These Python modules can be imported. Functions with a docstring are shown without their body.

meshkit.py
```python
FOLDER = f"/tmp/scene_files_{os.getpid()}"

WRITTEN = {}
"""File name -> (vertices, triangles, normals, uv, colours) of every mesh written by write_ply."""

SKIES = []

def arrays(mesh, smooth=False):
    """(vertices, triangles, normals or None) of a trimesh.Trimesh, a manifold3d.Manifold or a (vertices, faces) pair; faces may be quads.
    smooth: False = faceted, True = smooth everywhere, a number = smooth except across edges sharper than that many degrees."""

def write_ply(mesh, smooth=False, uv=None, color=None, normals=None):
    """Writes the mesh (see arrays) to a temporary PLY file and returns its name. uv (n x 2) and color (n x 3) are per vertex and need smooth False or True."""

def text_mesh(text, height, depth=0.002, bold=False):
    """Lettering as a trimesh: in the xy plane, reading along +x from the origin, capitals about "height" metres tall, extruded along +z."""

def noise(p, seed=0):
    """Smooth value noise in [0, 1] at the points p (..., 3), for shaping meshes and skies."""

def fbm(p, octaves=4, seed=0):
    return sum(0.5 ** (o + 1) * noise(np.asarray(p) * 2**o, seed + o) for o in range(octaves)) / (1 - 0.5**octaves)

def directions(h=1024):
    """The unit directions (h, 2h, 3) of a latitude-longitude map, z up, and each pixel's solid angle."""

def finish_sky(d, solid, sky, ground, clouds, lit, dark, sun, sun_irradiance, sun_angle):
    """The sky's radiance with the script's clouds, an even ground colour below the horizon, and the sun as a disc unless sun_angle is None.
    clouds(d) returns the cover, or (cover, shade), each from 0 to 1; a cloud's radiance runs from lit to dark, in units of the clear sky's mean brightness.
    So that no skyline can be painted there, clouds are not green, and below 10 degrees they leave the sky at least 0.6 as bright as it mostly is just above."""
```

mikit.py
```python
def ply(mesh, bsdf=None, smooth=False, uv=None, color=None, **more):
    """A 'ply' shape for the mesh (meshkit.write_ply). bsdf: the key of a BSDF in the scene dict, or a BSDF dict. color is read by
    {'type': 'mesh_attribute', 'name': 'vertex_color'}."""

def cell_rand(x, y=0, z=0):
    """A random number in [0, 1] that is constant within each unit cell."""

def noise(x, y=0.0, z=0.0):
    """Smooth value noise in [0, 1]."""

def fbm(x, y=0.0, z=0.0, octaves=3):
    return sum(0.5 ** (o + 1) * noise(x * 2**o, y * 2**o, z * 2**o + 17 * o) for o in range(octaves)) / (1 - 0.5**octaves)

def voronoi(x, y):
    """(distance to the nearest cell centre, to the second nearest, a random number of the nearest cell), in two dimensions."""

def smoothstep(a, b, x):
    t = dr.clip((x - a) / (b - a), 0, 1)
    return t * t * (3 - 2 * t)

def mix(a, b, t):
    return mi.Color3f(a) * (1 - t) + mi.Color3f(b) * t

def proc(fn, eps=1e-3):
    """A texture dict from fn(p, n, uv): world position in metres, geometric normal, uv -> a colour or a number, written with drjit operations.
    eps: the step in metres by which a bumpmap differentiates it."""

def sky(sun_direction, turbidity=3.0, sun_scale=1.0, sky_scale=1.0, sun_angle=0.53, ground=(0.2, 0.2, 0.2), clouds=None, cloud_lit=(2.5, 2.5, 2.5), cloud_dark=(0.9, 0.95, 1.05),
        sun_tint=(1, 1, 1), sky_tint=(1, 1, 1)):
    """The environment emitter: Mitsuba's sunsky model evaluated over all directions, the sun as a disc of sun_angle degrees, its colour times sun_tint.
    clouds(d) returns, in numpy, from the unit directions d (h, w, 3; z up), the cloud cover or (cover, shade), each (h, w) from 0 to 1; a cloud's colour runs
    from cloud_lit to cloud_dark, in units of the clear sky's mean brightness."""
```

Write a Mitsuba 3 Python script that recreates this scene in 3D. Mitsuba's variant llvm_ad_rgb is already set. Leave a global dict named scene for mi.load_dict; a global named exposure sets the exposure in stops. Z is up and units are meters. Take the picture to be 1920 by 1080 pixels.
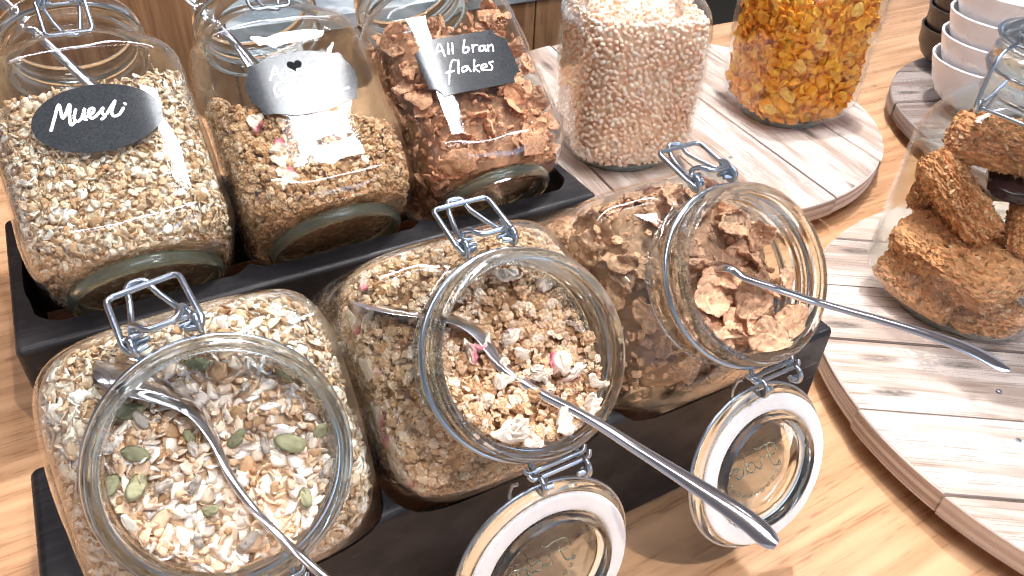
import math
import numpy as np
import trimesh
import manifold3d
import shapely
from shapely.geometry import Polygon, LineString, Point, box as sbox
import drjit as dr
import mitsuba as mi
import mikit
import meshkit
from mikit import noise, fbm, smoothstep, mix, voronoi, proc

T = mi.ScalarTransform4f
scene, labels = {}, {}

# ------------------------------------------------------------------ camera, light, exposure
CAM = np.array([-0.00669, -0.26388, 0.29006])
FWD = np.array([0.404992, 0.678114, -0.613305])
UPV = np.array([0.274410, 0.549707, 0.789000])
scene['camera'] = {'type': 'perspective', 'fov': math.degrees(2 * math.atan(960 / 1446.85)), 'fov_axis': 'x',
                   'near_clip': 0.01, 'far_clip': 50.0,
                   'to_world': T().look_at(origin=CAM.tolist(), target=(CAM + FWD).tolist(), up=UPV.tolist())}
exposure = 1.08
scene['ambient'] = {'type': 'constant', 'radiance': {'type': 'rgb', 'value': [0.185, 0.185, 0.215]}}


def lamp_rect(name, centre, normal, w, h, rad, label, cat, roll=0):
    n = np.array(normal, float) / np.linalg.norm(normal)
    up = [0, 1, 0.01] if abs(n[2]) > 0.9 else [0, 0, 1]
    m = T().look_at(origin=list(centre), target=(np.array(centre) + n).tolist(), up=up) @ T().rotate([0, 0, 1], roll) @ T().scale([w / 2, h / 2, 1])
    scene[name] = {'type': 'rectangle', 'to_world': m, 'emitter': {'type': 'area', 'radiance': {'type': 'rgb', 'value': rad}},
                   'bsdf': {'type': 'diffuse', 'reflectance': {'type': 'rgb', 'value': 0.5}}}
    labels[name] = {'label': label, 'category': cat}


def lamp_disk(name, centre, target, r, rad, label, cat, group=None):
    m = T().look_at(origin=list(centre), target=list(target), up=[0, 1, 0.01]) @ T().scale([r, r, 1])
    scene[name] = {'type': 'disk', 'to_world': m, 'emitter': {'type': 'area', 'radiance': {'type': 'rgb', 'value': rad}},
                   'bsdf': {'type': 'diffuse', 'reflectance': {'type': 'rgb', 'value': 0.5}}}
    labels[name] = {'label': label, 'category': cat}
    if group:
        labels[name]['group'] = group


lamp_rect('ceiling_panel_lamp', (0.53, 0.18, 1.42), (0, 0, -1), 0.38, 0.35, [15, 15.4, 16],
          'square white lamp panel overhead, mirrored as the white patch on the middle back jar', 'lamp')
lamp_disk('spot_lamp', (0.86, 0.54, 1.64), (0.5, 0.1, -0.2), 0.03, [1860, 1750, 1700],
          'small bright spot lamp high above the round boards', 'lamp')
scene['front_spot'] = {'type': 'spot', 'to_world': T().look_at(origin=[0.42, -0.98, 1.70], target=[0.17, 0.0, -0.02], up=[0, 0, 1]),
                       'intensity': {'type': 'rgb', 'value': [3.2, 2.95, 2.7]}, 'cutoff_angle': 17.0, 'beam_width': 9.0}
lamp_rect('linear_lamp', (0.4, -0.85, 2.15), (0, 0, -1), 2.4, 0.14, [9.5, 9.3, 10.6],
          'long narrow lamp above the viewer, mirrored as streaks on spoons and rims', 'lamp')
lamp_rect('linear_lamp_001', (0.3, 1.35, 2.15), (0, 0, -1), 2.4, 0.14, [9.5, 9.3, 10.6],
          'long narrow lamp above the counter behind the table', 'lamp')
lamp_rect('far_window', (1.1, -2.6, 0.9), (-0.25, 1, -0.3), 1.5, 1.1, [0.75, 1.1, 1.65],
          'bluish bright window behind the viewer, mirrored in wires and rims', 'window')
for i, (x, y) in enumerate([(-0.5, 0.9), (1.3, 1.5), (-0.6, -0.5), (1.7, -0.3)]):
    lamp_disk('down_light' + ('_%03d' % i if i else ''), (x, y, 2.0), (x, y, 0), 0.035, [110, 100, 86],
              'small round ceiling downlight above the buffet', 'lamp', 'small downlights over the buffet')


# ------------------------------------------------------------------ materials
def rgb(*c):
    return {'type': 'rgb', 'value': list(c)}


def two(d):
    return {'type': 'twosided', 'bsdf': d}


scene['glass_sheet'] = {'type': 'thindielectric', 'int_ior': 1.46, 'ext_ior': 1.0, 'specular_transmittance': rgb(.975, .988, .982)}
scene['glass_solid'] = {'type': 'dielectric', 'int_ior': 1.5, 'ext_ior': 1.0, 'specular_transmittance': rgb(.95, .985, .97)}
scene['glass_inner'] = {'type': 'thindielectric', 'int_ior': 1.22, 'ext_ior': 1.0, 'specular_transmittance': rgb(.95, .975, .965)}
scene['glass_film'] = {'type': 'thindielectric', 'int_ior': 1.09, 'ext_ior': 1.0, 'specular_transmittance': rgb(.96, .98, .97)}
scene['glass_thin_wall'] = {'type': 'thindielectric', 'int_ior': 1.3, 'ext_ior': 1.0, 'specular_transmittance': rgb(.97, .985, .978)}
scene['glass_clear'] = {'type': 'dielectric', 'int_ior': 1.5, 'ext_ior': 1.0, 'specular_transmittance': rgb(.90, .98, .95)}
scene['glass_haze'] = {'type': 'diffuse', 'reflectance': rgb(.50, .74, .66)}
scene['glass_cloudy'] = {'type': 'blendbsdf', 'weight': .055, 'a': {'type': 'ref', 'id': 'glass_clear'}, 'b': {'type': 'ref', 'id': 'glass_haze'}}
scene['wire_metal'] = two({'type': 'principled', 'base_color': rgb(.46, .53, .60), 'metallic': 1.0, 'roughness': .22})
scene['spoon_metal'] = two({'type': 'principled', 'base_color': rgb(.86, .85, .86), 'metallic': 1.0, 'roughness': .11})
scene['gasket_rubber'] = two({'type': 'principled', 'base_color': rgb(.80, .80, .78), 'roughness': .45, 'specular': .4})
scene['chalk'] = two({'type': 'diffuse', 'reflectance': rgb(.86, .88, .88)})
scene['heart_black'] = two({'type': 'diffuse', 'reflectance': rgb(.015, .016, .018)})


def f_label(p, n, uv):
    g = noise(p.x * 900, p.y * 900, p.z * 900)
    return mix([.018, .022, .026], [.045, .05, .055], g)


scene['label_black'] = two({'type': 'principled', 'base_color': proc(f_label), 'roughness': .2, 'specular': .5})


def f_riser(p, n, uv):
    w = fbm(p.x * 30, p.y * 30, p.z * 30, 3)
    s = noise(p.x * 9, p.y * 400, p.z * 60)
    sc = smoothstep(.78, .9, noise(p.x * 70, p.y * 900, p.z * 300)) * smoothstep(.5, .7, fbm(p.x * 14, p.y * 14, p.z * 14, 3))
    return mix([0, 0, 0], [.06, .058, .056], sc) + mix([.010, .010, .012], [.026, .025, .027], smoothstep(.35, .75, w * .7 + s * .3))


def f_riser_r(p, n, uv):
    return .34 + .2 * fbm(p.x * 60, p.y * 60, p.z * 60, 2)


scene['riser_black'] = two({'type': 'principled', 'base_color': proc(f_riser), 'roughness': proc(f_riser_r), 'specular': .3})


def f_table(p, n, uv):
    y = p.y + .004 * noise(p.x * 4, p.y * 3)
    g = fbm(p.x * 7, y * 90, 3.0, 4)
    f = noise(p.x * 55, y * 700, 1.0)
    big = fbm(p.x * 1.2, y * 9, 7.0, 3)
    c = mix([.66, .40, .225], [.46, .25, .125], smoothstep(.3, .75, big * .45 + g * .55))
    return mix(c, [.27, .125, .05], smoothstep(.60, .92, f) * .55 * smoothstep(.35, .65, g))


scene['table_oak'] = two({'type': 'principled', 'base_color': proc(f_table), 'roughness': .38, 'specular': .45})


def f_board(p, n, uv, grey=0.0):
    u, w = uv.x, uv.y
    ci = dr.floor(w + .5)
    tone = mikit.cell_rand(ci, 3.0)
    g = fbm(u * 7 + ci * 3.1, w * 70 + noise(u * 6, w * 6) * 2, ci, 4)
    f = noise(u * 28, w * 900, ci)
    c = mix([.69, .60, .53], [.40, .30, .24], smoothstep(.36, .74, g) * .9)
    c = mix(c, [.22, .15, .105], smoothstep(.62, .92, f) * .6)
    c = c * (.86 + .22 * tone)
    st = smoothstep(.17, .05, dr.sqrt(dr.square((u * 13 + ci * 5.3 - dr.floor(u * 13 + ci * 5.3) - .5) * .45) + dr.square((w * 22 - dr.floor(w * 22) - .5))))
    pick = mikit.cell_rand(dr.floor(u * 13 + ci * 5.3), dr.floor(w * 22), 5.0)
    c = mix(c, [.09, .075, .065], st * dr.select(pick > .74, .95, 0.0) * (.55 + .45 * noise(u * 200, w * 600)))
    wear = smoothstep(.6, .8, fbm(u * 10, w * 20, 11.0, 3)) * smoothstep(.4, .6, noise(u * 300, w * 500, 2.0))
    c = mix(c, [.33, .30, .28], wear * .6)
    dirt = smoothstep(.55, .8, fbm(u * 3.5 + ci, w * 9, 21.0, 3))
    return mix(c, [.42, .31, .23], dirt * .35)


def f_board_b(p, n, uv):
    return .0008 * noise(uv.x * 30, uv.y * 700) + .0006 * fbm(uv.x * 20, uv.y * 90, 1.0, 3)


def f_board_g(p, n, uv):
    return f_board(p, n, uv) * mi.Color3f(.50, .50, .52)


scene['board_grey'] = two({'type': 'principled', 'base_color': proc(f_board_g), 'roughness': .55, 'specular': .3})
scene['board_wood'] = two({'type': 'bumpmap', 'bsdf': {'type': 'principled', 'base_color': proc(f_board), 'roughness': .6, 'specular': .3},
                           'b': proc(f_board_b, 5e-4), 'scale': 1.0})


def f_edge(p, n, uv):
    g = fbm(p.x * 60, p.y * 60, p.z * 300, 3)
    return mix([.40, .27, .19], [.22, .135, .09], g)


scene['board_edge'] = two({'type': 'principled', 'base_color': proc(f_edge), 'roughness': .7, 'specular': .2})


def f_panel(p, n, uv):
    g = fbm(p.x * 90, p.y * 5, p.z * 5, 4)
    f = noise(p.x * 700, p.z * 25, 1.0)
    c = mix([.34, .19, .095], [.19, .095, .045], smoothstep(.3, .75, g))
    return mix(c, [.12, .06, .03], smoothstep(.7, .95, f) * .4)


scene['panel_wood'] = two({'type': 'principled', 'base_color': proc(f_panel), 'roughness': .5, 'specular': .35})


def f_marble(p, n, uv):
    a = fbm(p.x * 6, p.y * 6, p.z * 6, 4)
    v = smoothstep(.05, .0, dr.abs(a - .5))
    return mix(mix([.40, .46, .48], [.22, .27, .30], smoothstep(.35, .7, fbm(p.x * 14, p.y * 14, p.z * 14, 3))), [.62, .66, .67], v * .6)


scene['marble'] = two({'type': 'principled', 'base_color': proc(f_marble), 'roughness': .25, 'specular': .5})
scene['floor_dark'] = two({'type': 'diffuse', 'reflectance': rgb(.085, .08, .065)})
scene['bowl_white'] = two({'type': 'principled', 'base_color': rgb(.83, .82, .82), 'roughness': .16, 'specular': .5})


def f_bowl_d(p, n, uv):
    return mix([.075, .055, .045], [.03, .024, .022], fbm(p.x * 120, p.y * 120, p.z * 120, 3))


scene['bowl_dark'] = two({'type': 'principled', 'base_color': proc(f_bowl_d), 'roughness': .3, 'specular': .4})
VC = {'type': 'mesh_attribute', 'name': 'vertex_color'}
scene['food'] = two({'type': 'principled', 'base_color': VC, 'roughness': .75, 'specular': .25})
scene['food_crisp'] = two({'type': 'principled', 'base_color': VC, 'roughness': .42, 'specular': .4})


scene['dark_filling'] = two({'type': 'principled', 'base_color': rgb(.035, .016, .018), 'roughness': .18, 'specular': .5})


# ------------------------------------------------------------------ helpers
def add(key, mesh, bsdf, label=None, cat=None, group=None, kind=None, **kw):
    base, i = key, 0
    while key in scene:
        i += 1
        key = '%s_%03d' % (base, i)
    scene[key] = mikit.ply(mesh, bsdf, **kw)
    tag(key, label, cat, group, kind)
    return key


def tag(key, label=None, cat=None, group=None, kind=None):
    d = {k: v for k, v in (('label', label), ('category', cat), ('group', group), ('kind', kind)) if v}
    if d:
        labels[key] = d


used = set()


def root(name):
    key, i = name, 0
    while key in used:
        i += 1
        key = '%s_%03d' % (name, i)
    used.add(key)
    return key


def spline(P, n=8, closed=False):
    P = np.asarray(P, float)
    if closed:
        Q = np.vstack([P[-1:], P, P[:2]])
    else:
        Q = np.vstack([2 * P[0] - P[1], P, 2 * P[-1] - P[-2]])
    out = []
    for i in range(1, len(Q) - 2):
        a, b, c, d = Q[i - 1], Q[i], Q[i + 1], Q[i + 2]
        for t in np.arange(n) / n:
            out.append(.5 * (2 * b + (c - a) * t + (2 * a - 5 * b + 4 * c - d) * t * t + (3 * b - a - 3 * c + d) * t ** 3))
    if not closed:
        out.append(Q[-2])
    return np.array(out)


def round_path(P, r, n=5):
    P = np.asarray(P, float)
    out = [P[0]]
    for i in range(1, len(P) - 1):
        a, b, c = P[i - 1], P[i], P[i + 1]
        d1, d2 = a - b, c - b
        k = min(r, .45 * np.linalg.norm(d1), .45 * np.linalg.norm(d2))
        p, q = b + d1 / np.linalg.norm(d1) * k, b + d2 / np.linalg.norm(d2) * k
        for t in np.linspace(0, 1, n):
            out.append((1 - t) ** 2 * p + 2 * t * (1 - t) * b + t * t * q)
    out.append(P[-1])
    return np.array(out)


def frames(P, closed=False):
    P = np.asarray(P, float)
    t = np.roll(P, -1, 0) - np.roll(P, 1, 0) if closed else np.gradient(P, axis=0)
    t /= np.linalg.norm(t, axis=1, keepdims=True) + 1e-12
    n = np.cross(t[0], [0.3, 0.5, 0.8])
    n /= np.linalg.norm(n)
    N = [n]
    for i in range(1, len(P)):
        n = N[-1] - t[i] * (N[-1] @ t[i])
        N.append(n / np.linalg.norm(n))
    N = np.array(N)
    return t, N, np.cross(t, N)


def tube(P, r, k=10, closed=False):
    t, N, B = frames(P, closed)
    r = np.broadcast_to(r, len(P))
    a = np.arange(k) * 2 * np.pi / k
    V = (P[:, None] + r[:, None, None] * (np.cos(a)[None, :, None] * N[:, None] + np.sin(a)[None, :, None] * B[:, None])).reshape(-1, 3)
    m = len(P)
    F = []
    for i in range(m if closed else m - 1):
        i2 = (i + 1) % m
        for j in range(k):
            j2 = (j + 1) % k
            F += [[i * k + j, i * k + j2, i2 * k + j2], [i * k + j, i2 * k + j2, i2 * k + j]]
    if not closed:
        V = np.vstack([V, P[:1], P[-1:]])
        for j in range(k):
            j2 = (j + 1) % k
            F += [[m * k, j2, j], [m * k + 1, (m - 1) * k + j, (m - 1) * k + j2]]
    return trimesh.Trimesh(V, np.array(F), process=False)


def cat(ms):
    return trimesh.util.concatenate(list(ms))


def lathe(prof, n=128, closed=True):
    prof = np.asarray(prof, float)
    m = len(prof)
    a = np.arange(n) * 2 * np.pi / n
    V = np.stack([np.outer(np.cos(a), prof[:, 0]), np.outer(np.sin(a), prof[:, 0]), np.broadcast_to(prof[:, 1], (n, m))], -1).reshape(-1, 3)
    F = []
    for i in range(n):
        i2 = (i + 1) % n
        for j in range(m if closed else m - 1):
            j2 = (j + 1) % m
            F += [[i * m + j, i2 * m + j, i2 * m + j2], [i * m + j, i2 * m + j2, i * m + j2]]
    msh = trimesh.Trimesh(V, np.array(F), process=False)
    msh.merge_vertices(merge_tex=True, merge_norm=True)
    msh.update_faces(msh.nondegenerate_faces())
    if msh.volume < 0:
        msh.invert()
    return msh


def fine(prof, n=4):
    return spline(np.asarray(prof, float), n, closed=True)


def moved(mesh, M):
    m = mesh.copy()
    m.apply_transform(M)
    return m


def boxm(lo, hi, r=0.0):
    lo, hi = np.array(lo, float), np.array(hi, float)
    if r <= 0:
        return trimesh.creation.box(bounds=[lo, hi])
    s = trimesh.creation.icosphere(subdivisions=2, radius=r)
    pts = np.vstack([s.vertices + np.where(np.array(c), hi - r, lo + r) for c in np.ndindex(2, 2, 2)])
    return trimesh.convex.convex_hull(pts)


def to_man(m):
    return manifold3d.Manifold(manifold3d.Mesh(np.asarray(m.vertices, np.float32), np.asarray(m.faces, np.uint32)))


def mat(o, X, Y, Z):
    M = np.eye(4)
    M[:3, 0], M[:3, 1], M[:3, 2], M[:3, 3] = X, Y, Z, o
    return M


def upright(x, y, z, rot):
    c, s = math.cos(math.radians(rot)), math.sin(math.radians(rot))
    return mat([x, y, z], [c, s, 0], [-s, c, 0], [0, 0, 1])



# ------------------------------------------------------------------ jar shape
H = 0.262
PA = np.array([0, .003, .010, .020, .030, .045, .170, .183, .196, .207, .216, .224, .230, .275])
PW = np.array([.0585, .0640, .0725, .0785, .0810, .0818, .0818, .0812, .0785, .0730, .0655, .0585, .0558, .0558])
PN = np.array([2, 2.15, 2.7, 3.5, 4.2, 4.6, 4.6, 4.4, 3.8, 3.0, 2.5, 2.1, 2, 2])
from scipy.interpolate import PchipInterpolator
WI, NI = PchipInterpolator(PA, PW), PchipInterpolator(PA, PN)
IW = PchipInterpolator(PA, np.where(PA < .2, PW - .003, np.minimum(PW - .0035, np.where(PA >= .224, .0512, 9))))


def sup(w, n, ph):
    return w / (np.abs(np.cos(ph)) ** n + np.abs(np.sin(ph)) ** n) ** (1 / n)


def r_out(a, ph, d=0.0):
    a = np.clip(a, 0, .275)
    return sup(WI(a) + d, NI(a), ph)


def r_in(a, ph, d=0.0):
    a = np.clip(a, 0, .275)
    return sup(IW(a) - d, NI(a), ph)


def loft(As, d=0.0, n=112, cap=False, wob=0.0, seed=0):
    ph = np.arange(n) * 2 * np.pi / n
    V = []
    for a in As:
        r = r_out(np.full(n, a), ph, d)
        V.append(np.stack([r * np.cos(ph), r * np.sin(ph), np.full(n, a)], 1))
    V = np.array(V)
    if wob:
        f = meshkit.fbm(V * np.array([30, 30, 34.0]) + 5 + seed * 7.7, 2, seed) - .5
        V[..., :2] *= (1 + wob * f / .08)[..., None]
    m = len(As)
    V = V.reshape(-1, 3)
    F = []
    for i in range(m - 1):
        for j in range(n):
            j2 = (j + 1) % n
            F += [[i * n + j, i * n + j2, (i + 1) * n + j2], [i * n + j, (i + 1) * n + j2, (i + 1) * n + j]]
    if cap:
        V = np.vstack([V, [[0, 0, As[0]], [0, 0, As[-1]]]])
        for j in range(n):
            j2 = (j + 1) % n
            F += [[m * n, j2, j], [m * n + 1, (m - 1) * n + j, (m - 1) * n + j2]]
    return trimesh.Trimesh(V, np.array(F), process=False)


AS = np.concatenate([np.linspace(.0035, .045, 18), np.linspace(.055, .165, 14), np.linspace(.17, .2275, 30)])
NECK = [(.0583, .2215), (.0566, .227), (.0560, .234), (.0574, .2378), (.0594, .2392), (.0598, .2415), (.0586, .2436), (.0586, .2482),
        (.0600, .2500), (.0606, .2530), (.0604, .2570), (.0594, .2604), (.0574, .2620), (.0548, .2621), (.0534, .2610), (.0528, .2585),
        (.0525, .2500), (.0525, .2380), (.0527, .2290), (.0540, .2220), (.0562, .2205)]
FOOT = [(.0560, .004), (.0562, -.0015), (.0578, -.0046), (.0604, -.0048), (.0626, -.0018), (.0632, .0030), (.0624, .0066), (.0596, .0080), (.0568, .0072)]
BASE = [(.0001, .0090), (.02, .0086), (.038, .0076), (.050, .0062), (.0548, .0050)]


def arc(c, u, w, r, a0, a1, n=14):
    t = np.radians(np.linspace(a0, a1, n))
    return np.array(c)[None] + r * (np.cos(t)[:, None] * np.array(u)[None] + np.sin(t)[:, None] * np.array(w)[None])


WR = .0017


def clip_mesh(tilt=(0.75, -0.66), length=.037):
    """The open wire bail at local +y: an outer bail, an inner lever that hooks over it, a lock wire and two eyes."""
    d = np.array([0, tilt[0], tilt[1]])
    d /= np.linalg.norm(d)
    e = np.array([0, -d[2], d[1]])          # away from the bail plane, towards the mouth
    o = np.array([0, .0672, .2450])
    X = np.array([1.0, 0, 0])

    def p(x, t, s=0):
        return o + X * x + d * t + e * s

    outer = round_path([p(-.009, -.001, -.001), p(-.0165, -.0035, -.001), p(-.0185, .001), p(-.0180, length), p(.0180, length), p(.0185, .001), p(.0165, -.0035, -.001), p(.009, -.001, -.001)], .0045, 6)
    lever = round_path([p(-.0065, .002, -.001), p(-.0135, .003, -.0015), p(-.0130, .008, -.002), p(-.0105, .022, -.0035), p(-.0080, length - .003, -.0034), p(-.0068, length + .004, .001),
                        p(.0028, length + .003, .001), p(.0048, length - .004, -.0034), p(.0100, .020, -.004), p(.0140, .006, -.002), p(.0140, .002, -.001), p(.007, .002, -.001)], .0035, 5)
    lock = round_path([p(-.0150, -.004, -.001), p(-.0135, .006, .000), p(-.0115, .0095, .004), p(-.0095, .004, .0085), p(-.0065, -.003, .0095), p(.0080, -.003, .0095), p(.0108, .004, .0085),
                       p(.0128, .0095, .004), p(.0145, .006, .000), p(.0155, -.004, -.001)], .004, 5)
    ms = [tube(outer, WR), tube(lever, WR * .95), tube(lock, WR)]
    for x in (-.0150, .0155):
        c = o + X * x + np.array([0, -.0005, 0])
        ms.append(tube(arc(c, [0, 1, 0], [0, 0, 1], .0046, 0, 360, 20)[:-1], WR * .95, closed=True))
        ms.append(tube(np.array([c + np.array([-.003, .0046, 0]), c + np.array([.006 if x < 0 else -.008, .0050, 0])]), WR * .9))
    return cat(ms)


def hinge_mesh():
    """Hinge wires at local -y."""
    ms = []
    for dy, dz in ((-.0652, .2470), (-.0682, .2516)):
        ms.append(tube(round_path([(-.0205, dy + .003, dz - .001), (-.0190, dy, dz), (.0190, dy, dz), (.0205, dy + .003, dz - .001)], .002, 4), .0016))
    for x, s in ((-.0150, 1), (.0150, -1)):
        ms.append(tube(np.vstack([[[x, -.0600, .2455]], arc((x, -.0728, .2500), [0, 1, 0], [0, 0, 1], .0056, -40, 250, 20)]), .0016))
        ms.append(tube(np.array([(x - s * .002, -.0752, .2520), (x + s * .0065, -.0752, .2520)]), .0019))
    return cat(ms)


LID = [(.0001, -.0100), (.020, -.0101), (.029, -.0098), (.0325, -.0080), (.0335, -.0052), (.0352, -.0040), (.0364, -.0018), (.0372, .0020), (.0384, .0052), (.0402, .0062),
       (.0420, .0054), (.0427, .0020), (.0432, -.0008), (.0460, -.0014), (.0555, -.0014), (.0582, -.0024), (.0600, -.0046), (.0604, -.0072), (.0592, -.0096), (.0560, -.0106),
       (.0500, -.0110), (.0440, -.0118), (.0400, -.0140), (.0340, -.0152), (.020, -.0156), (.0001, -.0156)]
GASKET = [(.0436, -.0006), (.0448, .0014), (.0475, .0020), (.0530, .0020), (.0556, .0014), (.0562, -.0004), (.0550, -.0012), (.0500, -.0013), (.0450, -.0012)]
LOGO = [[(-20, 3), (-17, 9), (-10, 10), (-4, 9), (0, 11)], [(-11, 10), (-13, 2), (-16, -6), (-20, -8), (-22, -5)], [(-18, 1), (-12, 2), (-8, 2)],
        [(-5, 3), (-6, -3), (-4, -5), (-1, -2)], [(-4, 6), (-3.4, 6.6)], [(6, 1), (2, 2), (0, -2), (2, -5), (6, -3), (8, 4), (10, 11)], [(7, 1), (7, -4), (10, -4)],
        [(15, 2), (11, 1), (11, -4), (15, -5), (17, -1), (15, 2), (19, 3), (23, 1)]]


def lid_parts(jar, M, label=None):
    k = jar + '__lid'
    add(k, moved(lathe(LID, 128, closed=False), M), 'glass_solid', label=label, smooth=40)
    add(k + '__gasket', moved(lathe(fine(GASKET, 3), 112), M), 'gasket_rubber', smooth=40)
    a = np.linspace(0, 2 * np.pi, 120, endpoint=False)
    ring = np.stack([.0612 * np.cos(a), .0612 * np.sin(a), np.full(120, -.0075)], 1)
    pins = [tube(round_path([(x, .0610, -.0075), (x, .0665, -.0065), (x, .0745, -.0015), (x + (.002 if x < 0 else -.002), .0760, .001)], .003, 4), .0013) for x in (-.0185, .0060)]
    add(k + '__wire', moved(cat([tube(ring, .0012, closed=True)] + pins), M), 'wire_metal', smooth=40)
    ms = []
    for s in LOGO:                                   # read from outside: mirrored on the inner side
        P = spline(np.array([(-x * .00105, y * .00115, -.0097) for x, y in s]), 6)
        ms.append(tube(P, .00055, 6))
    for q in range(11):                             # small ring of raised marks round the edge of the plate
        t = math.radians(200 + q * 14)
        c = np.array([.0245 * math.cos(t), .0245 * math.sin(t), -.0098])
        u = np.array([-math.sin(t), math.cos(t), 0])
        w = np.array([math.cos(t), math.sin(t), 0])
        ms.append(tube(spline([c - u * .0012 - w * .0013, c - u * .0012 + w * .0013, c + u * .001 + w * .0006, c + u * .0008 - w * .0013], 4), .00035, 5))
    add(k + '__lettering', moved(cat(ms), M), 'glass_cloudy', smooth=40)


def jar(M, label, group, seed=0, inner='glass_inner', clip=True, clip_tilt=(0.75, -0.66), hinge=True, clip_rot=0):
    k = root('glass_jar')
    labels[k] = {'label': label, 'category': 'jar', 'group': group}
    add(k + '__body', moved(loft(AS, wob=.0022, seed=seed), M), 'glass_sheet' if inner == 'glass_inner' else 'glass_thin_wall', smooth=True)
    add(k + '__inner_wall', moved(loft(AS[4:-3], d=-.0026, wob=.0016, seed=seed + 20), M), inner, smooth=True)
    add(k + '__base', moved(cat([lathe(BASE, 96, closed=False)]), M), 'glass_sheet', smooth=True)
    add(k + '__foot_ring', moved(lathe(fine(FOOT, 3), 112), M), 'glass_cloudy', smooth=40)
    add(k + '__neck', moved(lathe(fine(NECK, 3), 144), M), 'glass_solid', smooth=40)
    a = np.linspace(0, 2 * np.pi, 140, endpoint=False)
    add(k + '__collar', moved(tube(np.stack([.0606 * np.cos(a), .0606 * np.sin(a), np.full(140, .2459)], 1), .0016, closed=True), M), 'wire_metal', smooth=40)
    if clip:
        add(k + '__clip', moved(clip_mesh(clip_tilt), M @ upright(0, 0, 0, clip_rot)), 'wire_metal', smooth=40)
    if hinge:
        add(k + '__hinge', moved(hinge_mesh(), M), 'wire_metal', smooth=40)
    return k


TH, TB, SP = .7096, .6243, .1674
AXF, UPF = np.array([0, -math.cos(TH), math.sin(TH)]), np.array([0, math.sin(TH), math.cos(TH)])
AXB, UPB = np.array([0, math.cos(TB), math.sin(TB)]), np.array([0, -math.sin(TB), math.cos(TB)])
MF = [mat(np.array([i * SP, 0, 0]) - AXF * H, [1, 0, 0], UPF, AXF) for i in range(3)]
MB = [mat(np.array([-.0093 + i * SP, .3386, -.1292]), [-1, 0, 0], UPB, AXB) for i in range(3)]


ZT, ZD = -.240, -.200
MR = upright(.595, .482, ZD + .0025, -17)
MC = upright(.895, .476, ZD + .0025, -12)
MK = upright(.722, .053, ZD + .0025, 6)
MKC = upright(.722, .053, ZD + .0025, 95)

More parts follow.
